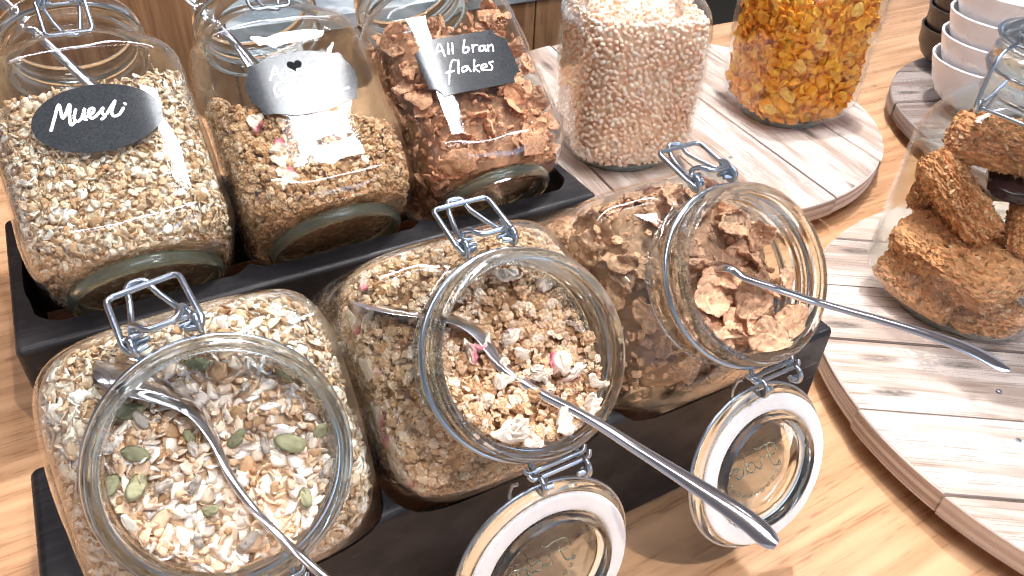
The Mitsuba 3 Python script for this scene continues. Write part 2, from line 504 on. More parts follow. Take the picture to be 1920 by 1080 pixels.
# ------------------------------------------------------------------ setting: floor, counter behind, table
scene['ceiling_paint'] = {'type': 'twosided', 'bsdf': {'type': 'diffuse', 'reflectance': {'type': 'rgb', 'value': [.48, .46, .46]}}}
add('ceiling', boxm((-4, -4, 2.3), (5, 5, 2.35)), 'ceiling_paint', kind='structure')
add('floor', boxm((-3, -3.5, -1.2), (5, 5, -1.15)), 'floor_dark', kind='structure')


def plank_box(lo, hi, r=.0012):
    return boxm(lo, hi, r)


t = root('oak_table')
tag(t, 'light oak table top that carries the black risers and the round boards', 'table')
for y0, y1 in ((-.95, .6415), (.6415, .905)):
    add(t + '__board', boxm((-1.3, y0 + .0003, ZT - .035), (2.6, y1 - .0003, ZT), .0012), 'table_oak')
add(t + '__apron', boxm((-1.2, -.85, ZT - .12), (2.5, .86, ZT - .0355)), 'table_oak')
c = root('back_counter')
tag(c, 'wood fronted counter with pale marble top behind the table', 'counter')
for x0, x1 in ((.235, .52), (.52, .877), (.877, 1.25)):
    add(c + '__panel', boxm((x0 + .002, 1.17, -1.15), (x1 - .002, 1.19, -.2365), .002), 'panel_wood')
add(c + '__marble_top', boxm((.225, 1.165, -.236), (1.27, 1.75, -.206), .003), 'marble')
c = root('wood_partition')
tag(c, 'dark brown wood partition behind the left back jar', 'partition')
for x0, x1 in ((-1.2, -.45), (-.45, -.1), (-.1, .226)):
    add(c + '__panel', boxm((x0 + .001, 1.12, -1.15), (x1 - .001, 1.15, .6), .002), 'panel_wood')


# ------------------------------------------------------------------ round boards of planks
def round_board(cx, cy, r, ang, seams, label, seed, screws=(), wood='board_wood'):
    rng = np.random.default_rng(seed)
    k = root('round_board')
    labels[k] = {'label': label, 'category': 'serving board', 'group': 'round plank boards on the table'}
    u = np.array([math.cos(math.radians(ang)), math.sin(math.radians(ang))])
    w = np.array([-u[1], u[0]])
    edges = [-r * 1.05] + list(seams) + [r * 1.05]
    for i in range(len(edges) - 1):
        a, b = edges[i] + .0013, edges[i + 1] - .0013
        rr = r + rng.uniform(-.0035, .0035)
        n = 240
        th = np.arange(n) * 2 * np.pi / n
        P = Polygon(np.stack([rr * np.cos(th), rr * np.sin(th)], 1)).intersection(sbox(-2, a, 2, b))
        if P.is_empty or P.area < 1e-4:
            continue
        q = np.array(shapely.geometry.polygon.orient(P).exterior.coords)[:-1]
        cen = q.mean(0)
        ins = np.array(Polygon(q).buffer(-.0016, join_style=2).exterior.coords)[:-1]
        d = q - cen
        top = q - d / np.linalg.norm(d, axis=1, keepdims=True) * .0016
        dz = rng.uniform(-.0008, .0008)
        lay = [(q, ZD - .0225), (q, ZD - .0016 + dz), (top, ZD + dz)]
        m = len(q)
        V = np.vstack([np.c_[l, np.full(m, z)] for l, z in lay])
        F = []
        for s in range(2):
            for j in range(m):
                j2 = (j + 1) % m
                F += [[s * m + j, s * m + j2, (s + 1) * m + j2], [s * m + j, (s + 1) * m + j2, (s + 1) * m + j]]
        side = np.array(F)
        V = np.vstack([V, [[*cen, ZD + dz], [*cen, ZD - .0225]]])
        fan = np.array([[3 * m, 2 * m + j, 2 * m + (j + 1) % m] for j in range(m)] + [[3 * m + 1, (j + 1) % m, j] for j in range(m)])

        def world(V):
            return np.c_[cx + V[:, 0] * u[0] + V[:, 1] * w[0], cy + V[:, 0] * u[1] + V[:, 1] * w[1], V[:, 2]]
        F2 = np.vstack([side, fan])
        Vf = V[F2].reshape(-1, 3)
        uv = np.c_[Vf[:, 0] + seed * 3.3, (Vf[:, 1] - (a + b) / 2) + (i + seed * 10)]
        sd = np.repeat(np.arange(len(F2)) < len(side), 3)
        uv[sd] = np.c_[Vf[sd, 0] * .3 + Vf[sd, 1] * .3 + 40, Vf[sd, 2] * 3 + (i + seed * 10)]
        add(k + '__plank', trimesh.Trimesh(world(Vf), np.arange(len(Vf)).reshape(-1, 3), process=False), wood, uv=uv)
    for s in (-.55, .55):
        L = math.sqrt(max(.01, (.86 * r) ** 2 - (s * r) ** 2))
        bx = boxm((s * r - .02, -L, ZT + .002), (s * r + .02, L, ZD - .0228), .002)
        add(k + '__batten', moved(bx, mat([cx, cy, 0], [u[0], u[1], 0], [w[0], w[1], 0], [0, 0, 1])), 'board_edge')
    for sx, sy in screws:
        hd = lathe([(.0001, .0009), (.0015, .0008), (.0023, .0004), (.0026, -.0005)], 20, closed=False)
        add(k + '__screw', moved(hd, upright(sx, sy, ZD + .0006, 0)), 'wire_metal', smooth=True)
    return k


round_board(.748, .553, .2995, 83, (-.185, -.06, .07, .20), 'round board of whitewashed planks under the jars of puffed rice and corn flakes', 1, screws=[(.722, .396), (.70, .36)])
round_board(.794, -.091, .2995, -33.5, (-.27, -.179, -.091, .003, .092, .184), 'round board of whitewashed planks at lower right, under the jar of brown cereal bars', 2, screws=[(.640, -.055), (.60, -.10)])
round_board(1.319, .228, .305, -19.5, (-.13, -.015, .104, .223), 'round board of grey plank wood under the stacked bowls', 3, wood='board_grey')


# ------------------------------------------------------------------ black risers, cut out where the jars lie in them
def riser(lo, hi, Ms, label, clear):
    outer = to_man(boxm(lo, hi, .006))
    inner = to_man(boxm((lo[0] + .004, lo[1] + .004, lo[2] - .02), (hi[0] - .004, hi[1] - .004, hi[2] - .004)))
    m = outer - inner
    for M in Ms:
        body = loft(np.concatenate([np.linspace(0, .045, 10), np.linspace(.17, .21, 8)]), d=clear, n=72, cap=True)
        body.vertices[:, 2] = body.vertices[:, 2] * 1.0 - .0 + np.where(body.vertices[:, 2] < .02, -clear, 0)
        m = m - to_man(moved(body, M))
    mm = m.to_mesh()
    k = add('display_riser', trimesh.Trimesh(mm.vert_properties[:, :3], mm.tri_verts, process=False), 'riser_black', smooth=35, label=label, cat='display stand', group='black risers for the tilted jars')
    used.add(k)


riser((-.108, .016, ZT), (.470, .156, -.112), MF, 'long black riser with scooped front edge holding the open front jars', .006)
riser((-.114, .296, ZT), (.428, .505, -.126), MB, 'long black riser behind, holding the labelled back jars', .012)

# ------------------------------------------------------------------ jars
FG, BG, UG = 'open jars lying in the front riser', 'labelled jars lying in the back riser', 'jars standing upright on the round boards'
JF = [jar(MF[0], 'open glass jar of muesli at front left, mouth towards the viewer', FG, 1, clip_rot=7),
      jar(MF[1], 'open glass jar of apple granola in the middle of the front row, lid hanging down', FG, 2),
      jar(MF[2], 'open glass jar of large bran flakes at the right end of the front row', FG, 3)]


def lid_M(c, tilt):
    n = np.array([0, -math.cos(tilt), math.sin(tilt)])
    up = np.array([0, math.sin(tilt), math.cos(tilt)])
    return mat(c, [1, 0, 0], up, n)


lid_parts(JF[1], lid_M([.157, -.051, -.135], math.radians(14.3)), 'hanging glass lid with white gasket, cut by the lower edge of the picture')
lid_parts(JF[2], lid_M([.330, -.055, -.133], math.radians(22.2)), 'hanging glass lid with white gasket, beside the end of the long spoon')
JB = [jar(MB[0], 'glass jar with oval black label reading Muesli, left end of the back row', BG, 4, clip_tilt=(.12, -1)),
      jar(MB[1], 'half full glass jar with black label reading Apple Granola, middle of the back row', BG, 5, clip_tilt=(.12, -1)),
      jar(MB[2], 'glass jar with rectangular black label reading All bran flakes, back row', BG, 6, clip_tilt=(.12, -1))]
JU = [jar(MR, 'upright glass jar full of beige puffed rice', UG, 7, 'glass_film', clip=False, hinge=False),
      jar(MC, 'upright glass jar full of orange corn flakes', UG, 8, 'glass_film', clip=False, hinge=False),
      jar(MK, 'closed upright glass jar of brown cereal bars at right edge', UG, 9, 'glass_film', clip=False, hinge=False)]
# closed lid and its two bail wires on the jar of bars
kl = JU[2] + '__lid'
LM = MK @ mat([0, 0, H + .0028], [1, 0, 0], [0, -1, 0], [0, 0, -1])
add(kl, moved(lathe(LID, 128, closed=False), LM), 'glass_solid', smooth=40)
add(kl + '__gasket', moved(lathe(fine(GASKET, 3), 112), LM), 'gasket_rubber', smooth=40)
add(kl + '__gasket_tab', moved(boxm((-.012, .050, H + .0006), (.012, .0715, H + .0036), .0014), MKC), 'gasket_rubber', smooth=40)
a_ = np.linspace(0, 2 * np.pi, 120, endpoint=False)
wires = [tube(np.stack([.0612 * np.cos(a_), .0612 * np.sin(a_), np.full(120, H + .010)], 1), .0014, closed=True)]
for s in (-1, 1):
    wires.append(tube(round_path([(s * .024, .0560, H + .0110), (s * .024, .074, H + .0085), (s * .024, .083, H - .002), (s * .022, .088, H - .036), (s * .022, .082, H - .043), (s * .022, .075, H - .040)], .006, 6), .0017))
    wires.append(tube(arc((s * .022, .080, H - .037), [0, 1, 0], [0, 0, 1], .0048, 0, 360, 18)[:-1], .0016, closed=True))
    wires.append(tube(round_path([(s * .022, .0795, H - .036), (s * .019, .071, H - .026), (s * .017, .0625, H - .0165)], .004, 5), .0016))
    wires.append(tube(np.array([(s * .016, .0795, H - .036), (s * .014, .0775, H - .024)]), .0016))
wires.append(tube(np.array([(-.022, .0800, H - .038), (.022, .0800, H - .038)]), .0016))
add(JU[2] + '__clip', moved(cat(wires), MKC), 'wire_metal', smooth=40)


# ------------------------------------------------------------------ chalk labels on the back jars
def on_face(mesh, M, lift):
    """(x, axial, height) -> the jar's upper face."""
    m = mesh.copy()
    v, f = trimesh.remesh.subdivide_to_size(m.vertices, m.faces, .006, max_iter=12)
    x, a, h = -v[:, 0], v[:, 1], v[:, 2]
    w, n = WI(a), NI(a)
    y = w * np.maximum(1e-6, 1 - np.abs(x / w) ** n) ** (1 / n)
    return moved(trimesh.Trimesh(np.c_[x, y + h + lift, a], f, process=False), M)


def sticker(k, M, poly, strokes, heart=None, width=.00115):
    add(k + '__label', on_face(trimesh.creation.extrude_polygon(poly, .0004, engine='earcut'), M, .0004), 'label_black', smooth=40)
    lines = shapely.union_all([LineString(spline(np.array(s) * .001, 6)[:, :2]).buffer(width, quad_segs=4) for s in strokes])
    ms = [trimesh.creation.extrude_polygon(g, .0003, engine='earcut') for g in getattr(lines, 'geoms', [lines])]
    add(k + '__label__writing', on_face(cat(ms), M, .00085), 'chalk')
    if heart is not None:
        add(k + '__label__heart', on_face(trimesh.creation.extrude_polygon(heart, .0002, engine='earcut'), M, .00082), 'heart_black')


WM = [[(-33.4, 116.1), (-28.9, 125.5), (-23.0, 137.1), (-22.9, 124.9), (-15.6, 136.0), (-18.1, 125.6), (-18.8, 118.0), (-15.0, 120.5)], [(-12.6, 130.5), (-15.2, 123.7), (-14.2, 119.9), (-10.1, 122.6), (-6.3, 129.9), (-8.8, 122.3), (-7.3, 120.3)], [(-6.1, 123.0), (-1.2, 125.6), (0.1, 129.1), (-2.6, 129.1), (-4.7, 124.7), (-3.4, 120.7), (0.3, 122.1)], [(0.3, 122.1), (4.3, 125.7), (6.9, 128.1), (5.1, 124.3), (6.3, 120.3), (3.3, 118.5)], [(8.2, 122.4), (16.7, 132.6), (12.2, 124.1), (12.4, 119.5), (16.7, 120.1), (21.2, 125.1)], [(23.2, 129.0), (23.5, 128.4)]]
WA = [[(-26.4, 128.6), (-18.5, 140.5), (-18.4, 129.5)], [(-23.2, 132.9), (-18.1, 133.7)], [(-12.6, 124.7), (-9.1, 133.9), (-5.6, 134.2), (-7.2, 129.8), (-10.3, 130.2)], [(-4.5, 125.0), (-0.4, 134.4), (3.3, 132.7), (0.5, 129.0), (-2.4, 129.9)], [(4.3, 127.6), (10.1, 140.2)], [(10.9, 131.3), (16.3, 132.8), (15.8, 136.0), (11.2, 133.7), (11.0, 128.2), (16.4, 129.7)], [(-16.4, 124.3), (-21.2, 124.0), (-25.9, 118.9), (-25.6, 111.6), (-20.5, 113.0), (-19.4, 116.4)], [(-21.5, 116.6), (-18.0, 116.6), (-20.3, 108.2)], [(-14.9, 114.3), (-15.7, 108.4)], [(-15.0, 111.9), (-12.9, 113.9), (-10.1, 114.3)], [(-5.6, 113.6), (-9.3, 112.0), (-9.7, 108.4), (-6.3, 109.9), (-5.6, 113.6), (-5.0, 108.1)], [(-0.5, 111.4), (-1.4, 106.7)], [(-0.9, 109.3), (3.2, 111.3), (3.3, 106.7)], [(10.4, 111.7), (7.4, 109.8), (8.1, 106.6), (11.4, 108.4), (10.4, 111.7)], [(14.9, 105.9), (21.9, 116.8)], [(28.1, 110.9), (23.6, 109.1), (23.6, 105.7), (28.1, 107.6), (29.6, 111.0), (30.8, 107.4), (37.7, 108.1)]]
WF = [[(-37.6, 125.6), (-28.6, 137.1), (-28.3, 123.2)], [(-34.3, 129.1), (-27.2, 129.3)], [(-20.1, 135.7), (-23.8, 124.5)], [(-15.6, 135.6), (-19.3, 124.4)], [(-1.9, 136.7), (-8.2, 124.5), (-3.9, 123.7), (-0.9, 127.8), (-5.5, 128.9)], [(1.7, 122.7), (4.0, 130.1)], [(3.3, 127.4), (6.4, 129.2), (9.0, 129.2)], [(16.3, 127.2), (11.1, 127.1), (8.8, 122.2), (13.4, 122.8), (15.7, 127.0), (15.4, 121.0)], [(19.7, 127.3), (17.8, 120.6)], [(19.3, 125.0), (24.4, 126.9), (22.8, 119.7)], [(-19.2, 116.7), (-22.9, 117.2), (-29.3, 107.6), (-35.4, 93.9)], [(-34.0, 105.5), (-25.3, 106.2)], [(-16.7, 116.3), (-22.0, 102.8)], [(-9.9, 108.8), (-15.6, 107.8), (-17.2, 103.7), (-12.7, 104.5), (-10.1, 108.4), (-9.2, 102.5)], [(-0.5, 114.0), (-6.0, 101.9)], [(2.1, 107.6), (-4.1, 105.4), (-0.6, 100.6)], [(3.8, 103.5), (9.0, 104.6), (8.8, 107.4), (4.2, 106.2), (3.0, 101.6), (7.7, 101.0)], [(17.6, 108.6), (13.3, 108.0), (14.8, 103.5), (12.5, 100.2), (9.2, 100.4)]]
ang = np.arange(72) * 2 * np.pi / 72
P1 = Polygon(np.c_[.0015 + .0475 * np.cos(ang), .1205 + .030 * np.sin(ang)])
half = [(0, 31), (14, 30.5), (27, 27), (35, 24.5), (41.5, 24), (43.5, 17), (47, 11), (49, 4)]
quad = half + [(x, -y) for x, y in half[::-1]]
quad = quad + [(-x, y) for x, y in quad[::-1]][1:-1]
P2 = Polygon(spline(np.c_[np.array(quad) * .001, np.zeros(len(quad))], 5, closed=True)[:, :2] + np.array([.0005, .121])).buffer(0)
P3 = shapely.difference(sbox(-.0555, .0825, .042, .1435), shapely.union_all([Point(x, y).buffer(.0105) for x in (-.0555, .042) for y in (.0825, .1435)]))
th_ = np.linspace(0, 2 * np.pi, 40, endpoint=False)
P2h = Polygon(np.c_[-.0015 + .00042 * 16 * np.sin(th_) ** 3, .1385 + .00042 * (13 * np.cos(th_) - 5 * np.cos(2 * th_) - 2 * np.cos(3 * th_) - np.cos(4 * th_))])
sticker(JB[0], MB[0], P1, WM)
sticker(JB[1], MB[1], P2, WA, heart=P2h, width=.0009)
sticker(JB[2], MB[2], P3, WF, width=.0009)


# ------------------------------------------------------------------ food: a fill surface per jar, pieces scattered over it and pressed against the glass
def fill_surface(a_top, inset, drop=0.0, nph=96, nr=30, nw=36):
    """(wall, top, bottom) as one mesh in jar coordinates, outward normals."""
    ph = np.arange(nph) * 2 * np.pi / nph
    rho = np.linspace(0, 1, nr)
    R, PH = np.meshgrid(rho, ph, indexing='ij')
    A = np.full(R.shape, .18)
    for _ in range(14):
        rr = R * r_in(A, PH, inset)
        A = .5 * A + .5 * np.clip(a_top(rr * np.cos(PH), rr * np.sin(PH)) - drop, .03, H + .004)
    rr = R * r_in(A, PH, inset)
    top = np.stack([rr * np.cos(PH), rr * np.sin(PH), A], -1)
    edge = A[-1]
    Tt, PH2 = np.meshgrid(np.linspace(0, 1, nw), ph, indexing='ij')
    AW = .011 + (edge[None] - .011) * Tt
    rw = r_in(AW, PH2, inset)
    wall = np.stack([rw * np.cos(PH2), rw * np.sin(PH2), AW], -1)
    R3, PH3 = np.meshgrid(np.linspace(0, 1, 10), ph, indexing='ij')
    rb = R3 * r_in(np.full(R3.shape, .011), PH3, inset)
    bot = np.stack([rb * np.cos(PH3), rb * np.sin(PH3), np.full(R3.shape, .011)], -1)
    Vs, Fs, at = [], [], 0
    for G, flip in ((top, False), (wall, True), (bot, True)):
        m, n = G.shape[:2]
        i, j = np.meshgrid(np.arange(m - 1), np.arange(n), indexing='ij')
        j2 = (j + 1) % n
        a, b, c_, d = i * n + j, i * n + j2, (i + 1) * n + j2, (i + 1) * n + j
        f = np.concatenate([np.stack([a, d, c_], -1).reshape(-1, 3), np.stack([a, c_, b], -1).reshape(-1, 3)])
        if flip:
            f = f[:, ::-1]
        if G is wall:
            pass
        Vs.append(G.reshape(-1, 3))
        Fs.append(f + at)
        at += m * n
    return trimesh.Trimesh(np.vstack(Vs), np.vstack(Fs), process=False)


def clamp(V):
    """Push points of (..., 3) in jar coordinates inside the glass."""
    s = V.shape
    V = V.reshape(-1, 3).copy()
    V[:, 2] = np.maximum(V[:, 2], .0105)
    ph = np.arctan2(V[:, 1], V[:, 0])
    r = np.hypot(V[:, 0], V[:, 1])
    k = np.minimum(1, r_in(V[:, 2], ph) / np.maximum(r, 1e-9))
    V[:, :2] *= k[:, None]
    return V.reshape(s)


def sample(surf, M, N, rng, back=.2):
    tri = surf.triangles
    cr = np.cross(tri[:, 1] - tri[:, 0], tri[:, 2] - tri[:, 0])
    area = np.linalg.norm(cr, axis=1) / 2
    nrm = cr / np.maximum(2 * area[:, None], 1e-15)
    cen = tri.mean(1) @ M[:3, :3].T + M[:3, 3]
    wn = nrm @ M[:3, :3].T
    face = ((CAM - cen) * wn).sum(1) / np.linalg.norm(CAM - cen, axis=1)
    wgt = area * np.where(face > -.05, 1.0, back)
    idx = rng.choice(len(tri), N, p=wgt / wgt.sum())
    u = rng.random((N, 2))
    u = np.where(u.sum(1, keepdims=True) > 1, 1 - u, u)
    t_ = tri[idx]
    return t_[:, 0] + u[:, :1] * (t_[:, 1] - t_[:, 0]) + u[:, 1:] * (t_[:, 2] - t_[:, 0]), nrm[idx]


def thin(p, nr, dmin):
    from scipy.spatial import cKDTree
    tree = cKDTree(p)
    keep = np.ones(len(p), bool)
    for i, near in enumerate(tree.query_ball_point(p, dmin)):
        if keep[i]:
            for j in near:
                if j > i:
                    keep[j] = False
    return p[keep], nr[keep]


def basis(n, rng, tilt):
    N = len(n)
    n = n + tilt * rng.normal(size=(N, 3))
    n /= np.linalg.norm(n, axis=1, keepdims=True)
    r = rng.normal(size=(N, 3))
    t_ = r - n * (r * n).sum(1, keepdims=True)
    t_ /= np.linalg.norm(t_, axis=1, keepdims=True)
    return t_, np.cross(n, t_), n


def disc_template(rings):
    """Closed thin disc: (radius, angle, side, rim?) per vertex and faces."""
    V = [(0, 0, 1)]
    idx = [[0]]
    for k, m in enumerate(rings):
        r = (k + 1) / len(rings)
        idx.append(list(range(len(V), len(V) + m)))
        V += [(r, 2 * np.pi * j / m, 1 if k < len(rings) - 1 else 0) for j in range(m)]
    low = [idx[-1]]
    for k in range(len(rings) - 2, -1, -1):
        m = rings[k]
        r = (k + 1) / len(rings)
        low.append(list(range(len(V), len(V) + m)))
        V += [(r, 2 * np.pi * j / m, -1) for j in range(m)]
    low.append([len(V)])
    V.append((0, 0, -1))
    F = []

    def strip(A, B):
        if len(A) == 1:
            F.extend([[A[0], B[j], B[(j + 1) % len(B)]] for j in range(len(B))])
        elif len(B) == 1:
            F.extend([[B[0], A[(j + 1) % len(A)], A[j]] for j in range(len(A))])
        else:
            P, q = (A, B) if len(B) >= len(A) else (B, A)
            inv = len(B) < len(A)
            k = len(q) / len(P)
            for j in range(len(P)):
                a0, a1 = P[j], P[(j + 1) % len(P)]
                for i_ in range(int(round(k))):
                    b0, b1 = q[int(j * k) + i_], q[(int(j * k) + i_ + 1) % len(q)]
                    F.append([a0, b0, b1] if not inv else [a0, b1, b0])
                bl = q[(int((j + 1) * k)) % len(q)]
                F.append([a0, bl, a1] if not inv else [a0, a1, bl])
    seq = idx + low[1:]
    for i_ in range(len(seq) - 1):
        strip(seq[i_], seq[i_ + 1])
    return np.array(V, float), np.array(F)


T_FLAKE = disc_template([6, 12])
T_SEED = disc_template([8, 16, 16])
T_BIG = disc_template([6, 12, 24, 24, 24, 24])
T_BRAN = disc_template([6, 12, 24, 24, 48, 48, 48, 48, 48])
ICO1 = trimesh.creation.icosphere(subdivisions=1)
ICO2 = trimesh.creation.icosphere(subdivisions=2)
ICO3 = trimesh.creation.icosphere(subdivisions=3)


def flakes(tpl, p, fr, a, b, cup, th, rng, jit=.12, twist=0.3):
    """(N, nv, 3) of flakes at p with frames fr."""
    V, F = tpl
    N, nv = len(p), len(V)
    r, ph, sd = V.T
    rim = np.abs(sd) < .5
    k1, k2 = rng.random((N, 1)) * 6.28, rng.random((N, 1)) * 6.28
    out = 1 + jit * (np.sin(2 * ph[None] + k1) * .5 + np.sin(3 * ph[None] + k2) * .6 + .5 * np.sin(5 * ph[None] + k1 + k2)) * r[None]
    x = a[:, None] * r * np.cos(ph) * out
    y = b[:, None] * r * np.sin(ph) * out
    h = cup[:, None] * (x / a[:, None]) ** 2 * a[:, None] + twist * x * y / np.maximum(a[:, None], 1e-6) * rng.normal(size=(N, 1))
    h = h + rng.normal(size=(N, nv)) * (th[:, None] * .25)
    z = h + sd[None] * th[:, None] * .5 * (1 - .5 * r[None] ** 2)
    t_, b_, n_ = fr
    return p[:, None] + x[..., None] * t_[:, None] + y[..., None] * b_[:, None] + z[..., None] * n_[:, None]


def blobs(ico, p, fr, a, b, c_, rng, rough=.15):
    V = np.array(ico.vertices)
    N, nv = len(p), len(V)
    R = 1 + rough * rng.normal(size=(N, nv))
    q = V[None] * R[..., None]
    t_, b_, n_ = fr
    return p[:, None] + (q[..., :1] * a[:, None, None]) * t_[:, None] + (q[..., 1:2] * b[:, None, None]) * b_[:, None] + (q[..., 2:] * c_[:, None, None]) * n_[:, None]


def merge(parts):
    """[(verts (N, nv, 3), faces, colours (N, nv, 3))] -> (V, F, C)."""
    Vs, Fs, Cs, at = [], [], [], 0
    for v, f, c_ in parts:
        N, nv = v.shape[:2]
        Vs.append(v.reshape(-1, 3))
        Fs.append((f[None] + (np.arange(N) * nv)[:, None, None]).reshape(-1, 3) + at)
        Cs.append(np.clip(c_, .005, .95).reshape(-1, 3))
        at += N * nv
    return np.vstack(Vs), np.vstack(Fs), np.vstack(Cs)


def tones(pal, w, N, nv, rng, var=.12, fleck=.08):
    pal = np.array(pal, float)
    c_ = pal[rng.choice(len(pal), N, p=np.array(w) / np.sum(w))]
    c_ = c_ * (1 + var * rng.normal(size=(N, 1)))
    return np.clip(c_[:, None] * (1 + fleck * rng.normal(size=(N, nv, 1))), .01, .92)


def put(key, V, F, C, M, bsdf='food', smooth=True, **kw):
    W = V @ M[:3, :3].T + M[:3, 3]
    return add(key, trimesh.Trimesh(W, F, process=False), bsdf, smooth=smooth, color=C, **kw)


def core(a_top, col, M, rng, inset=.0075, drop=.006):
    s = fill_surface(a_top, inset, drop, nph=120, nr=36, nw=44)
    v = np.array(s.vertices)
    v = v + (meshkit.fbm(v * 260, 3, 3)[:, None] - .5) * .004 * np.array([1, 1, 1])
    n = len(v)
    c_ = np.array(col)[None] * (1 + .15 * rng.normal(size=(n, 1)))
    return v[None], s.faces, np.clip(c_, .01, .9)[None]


def tilted(a0, k, amp=.006, f=40.0, seed=0, kx=0.0, dent=()):
    def fn(x, y):
        z = a0 - k * y + kx * x + amp * 2 * (meshkit.noise(np.stack([x * f + 20, y * f + 20, np.zeros_like(x) + seed], -1), seed) - .5)
        for dx, dy, dr_, dd in dent:
            z = z - dd * np.exp(-((x - dx) ** 2 + (y - dy) ** 2) / dr_ ** 2)
        return z
    return fn


OAT = [(.84, .76, .65), (.75, .61, .46), (.66, .475, .31), (.48, .30, .165), (.90, .86, .79)]
OATW = [.26, .3, .22, .1, .12]
NUT = [(.56, .375, .225), (.64, .47, .32), (.42, .245, .125), (.73, .59, .45)]
NUTW = [.35, .3, .15, .2]


def muesli(key, M, a_top, seed, n, label, w=OATW, scale=1.0):
    rng = np.random.default_rng(seed)
    s = fill_surface(a_top, .0022)
    parts = [core(a_top, (.56, .41, .27), M, rng)]
    p, nr = thin(*sample(s, M, int(n * 2.4), rng), .0031 * scale)
    n = len(p)
    p = p - nr * (rng.random((n, 1)) * .0065)
    a = rng.uniform(.0028, .0058, n) * scale
    v = clamp(flakes(T_FLAKE, p, basis(nr, rng, .42), a, a * rng.uniform(.6, .95, n), rng.normal(0, .18, n), rng.uniform(.0005, .0009, n), rng, .18, .3))
    parts.append((v, T_FLAKE[1], tones(OAT, w, n, 26, rng, .1, .05)))
    m = n // 3                                    # thin slivers and husks
    p, nr = sample(s, M, m, rng)
    p = p - nr * (rng.random((m, 1)) * .003)
    v = clamp(flakes(T_FLAKE, p, basis(nr, rng, .6), rng.uniform(.003, .006, m), rng.uniform(.0008, .0018, m), rng.normal(0, .3, m), rng.uniform(.0006, .0012, m), rng, .1, .3))
    parts.append((v, T_FLAKE[1], tones(OAT, [.2, .25, .3, .15, .1], m, 26, rng)))
    m = n // 4                                    # crumbs
    p, nr = sample(s, M, m, rng)
    p = p - nr * (rng.random((m, 1)) * .002)
    a = rng.uniform(.001, .0026, m)
    parts.append((clamp(blobs(ICO1, p, basis(nr, rng, 1), a, a * .8, a * .7, rng, .18)), ICO1.faces, tones(NUT, NUTW, m, 42, rng)))
    V, F, C = merge(parts)
    put(key, V, F, C, M, label=label, cat='cereal', kind='stuff')


def granola(key, M, a_top, seed, n, label, pal=NUT, w=NUTW):
    rng = np.random.default_rng(seed)
    s = fill_surface(a_top, .0022)
    parts = [core(a_top, (.40, .235, .125), M, rng)]
    m = n // 3
    p, nr = sample(s, M, m, rng)
    p = p - nr * (rng.random((m, 1)) * .004)
    a = rng.uniform(.0024, .0048, m)
    parts.append((clamp(blobs(ICO2, p, basis(nr, rng, 1), a, a * rng.uniform(.6, 1, m), a * rng.uniform(.5, .9, m), rng, .16)), ICO2.faces, tones(pal, w, m, 162, rng, .1, .14)))
    p, nr = sample(s, M, n, rng)
    p = p - nr * (rng.random((n, 1)) * .003 - .0005)
    a = rng.uniform(.0009, .0028, n)
    parts.append((clamp(blobs(ICO1, p, basis(nr, rng, 1), a, a * rng.uniform(.5, 1, n), a * rng.uniform(.4, .9, n), rng, .18)), ICO1.faces, tones(pal, w, n, 42, rng, .12, .1)))
    m = n // 2
    p, nr = sample(s, M, m, rng)
    p = p - nr * (rng.random((m, 1)) * .003)
    a = rng.uniform(.0022, .0042, m)
    v = clamp(flakes(T_FLAKE, p, basis(nr, rng, .8), a, a * rng.uniform(.4, .8, m), rng.normal(0, .25, m), rng.uniform(.0007, .0014, m), rng))
    parts.append((v, T_FLAKE[1], tones([(.66, .48, .32), (.56, .375, .22), (.44, .26, .13)], [.35, .4, .25], m, 26, rng)))
    V, F, C = merge(parts)
    put(key, V, F, C, M, smooth=False, label=label, cat='cereal', kind='stuff')


top0 = tilted(.2405, .384, .004, 45, 1, dent=[(-.034, .056, .024, .017), (-.010, .024, .016, .015), (.0, -.005, .010, .006)])
top1 = tilted(.2395, .384, .004, 45, 2, dent=[(-.055, .046, .026, .017), (-.020, .026, .017, .018)])
top2 = tilted(.2310, .42, .004, 45, 3, dent=[(-.002, .05, .02, .01)])
muesli('muesli', MF[0], top0, 11, 5200, 'loose muesli with pale oat flakes filling the front left jar', [.30, .27, .17, .07, .19], scale=1.2)
granola('granola', MF[1], top1, 12, 5200, 'crumbly golden granola filling the open middle front jar')
muesli('muesli', MB[0], tilted(.180, .32, .004, 40, 4, kx=-.07), 13, 4600, 'tan muesli filling the jar with the oval label', [.22, .3, .28, .12, .08])
granola('granola', MB[1], tilted(.129, .42, .006, 40, 5, kx=.34), 14, 4200, 'brown granola in the half full jar with the Apple Granola label', [(.58, .37, .21), (.50, .29, .15), (.66, .47, .31), (.40, .21, .10)], [.35, .3, .2, .15])


# pumpkin and sunflower seeds, apple pieces: single pieces lying on the fill
def local_on(a_top, x, y, up=.002):
    return np.array([x, y, float(np.clip(a_top(np.array([x]), np.array([y]))[0], .03, H)) + up])


def grad_n(a_top, x, y):
    e = .004
    f = lambda u, v: float(a_top(np.array([u]), np.array([v]))[0])
    n = np.array([-(f(x + e, y) - f(x - e, y)) / (2 * e), -(f(x, y + e) - f(x, y - e)) / (2 * e), 1])
    return n / np.linalg.norm(n)


def piece(key, M, v, f, c_, label, cat_, group, bsdf='food', smooth=True):
    put(key, clamp(v).reshape(-1, 3), f, np.clip(c_, .01, .92).reshape(-1, 3), M, bsdf, smooth, label=label, cat=cat_, group=group)


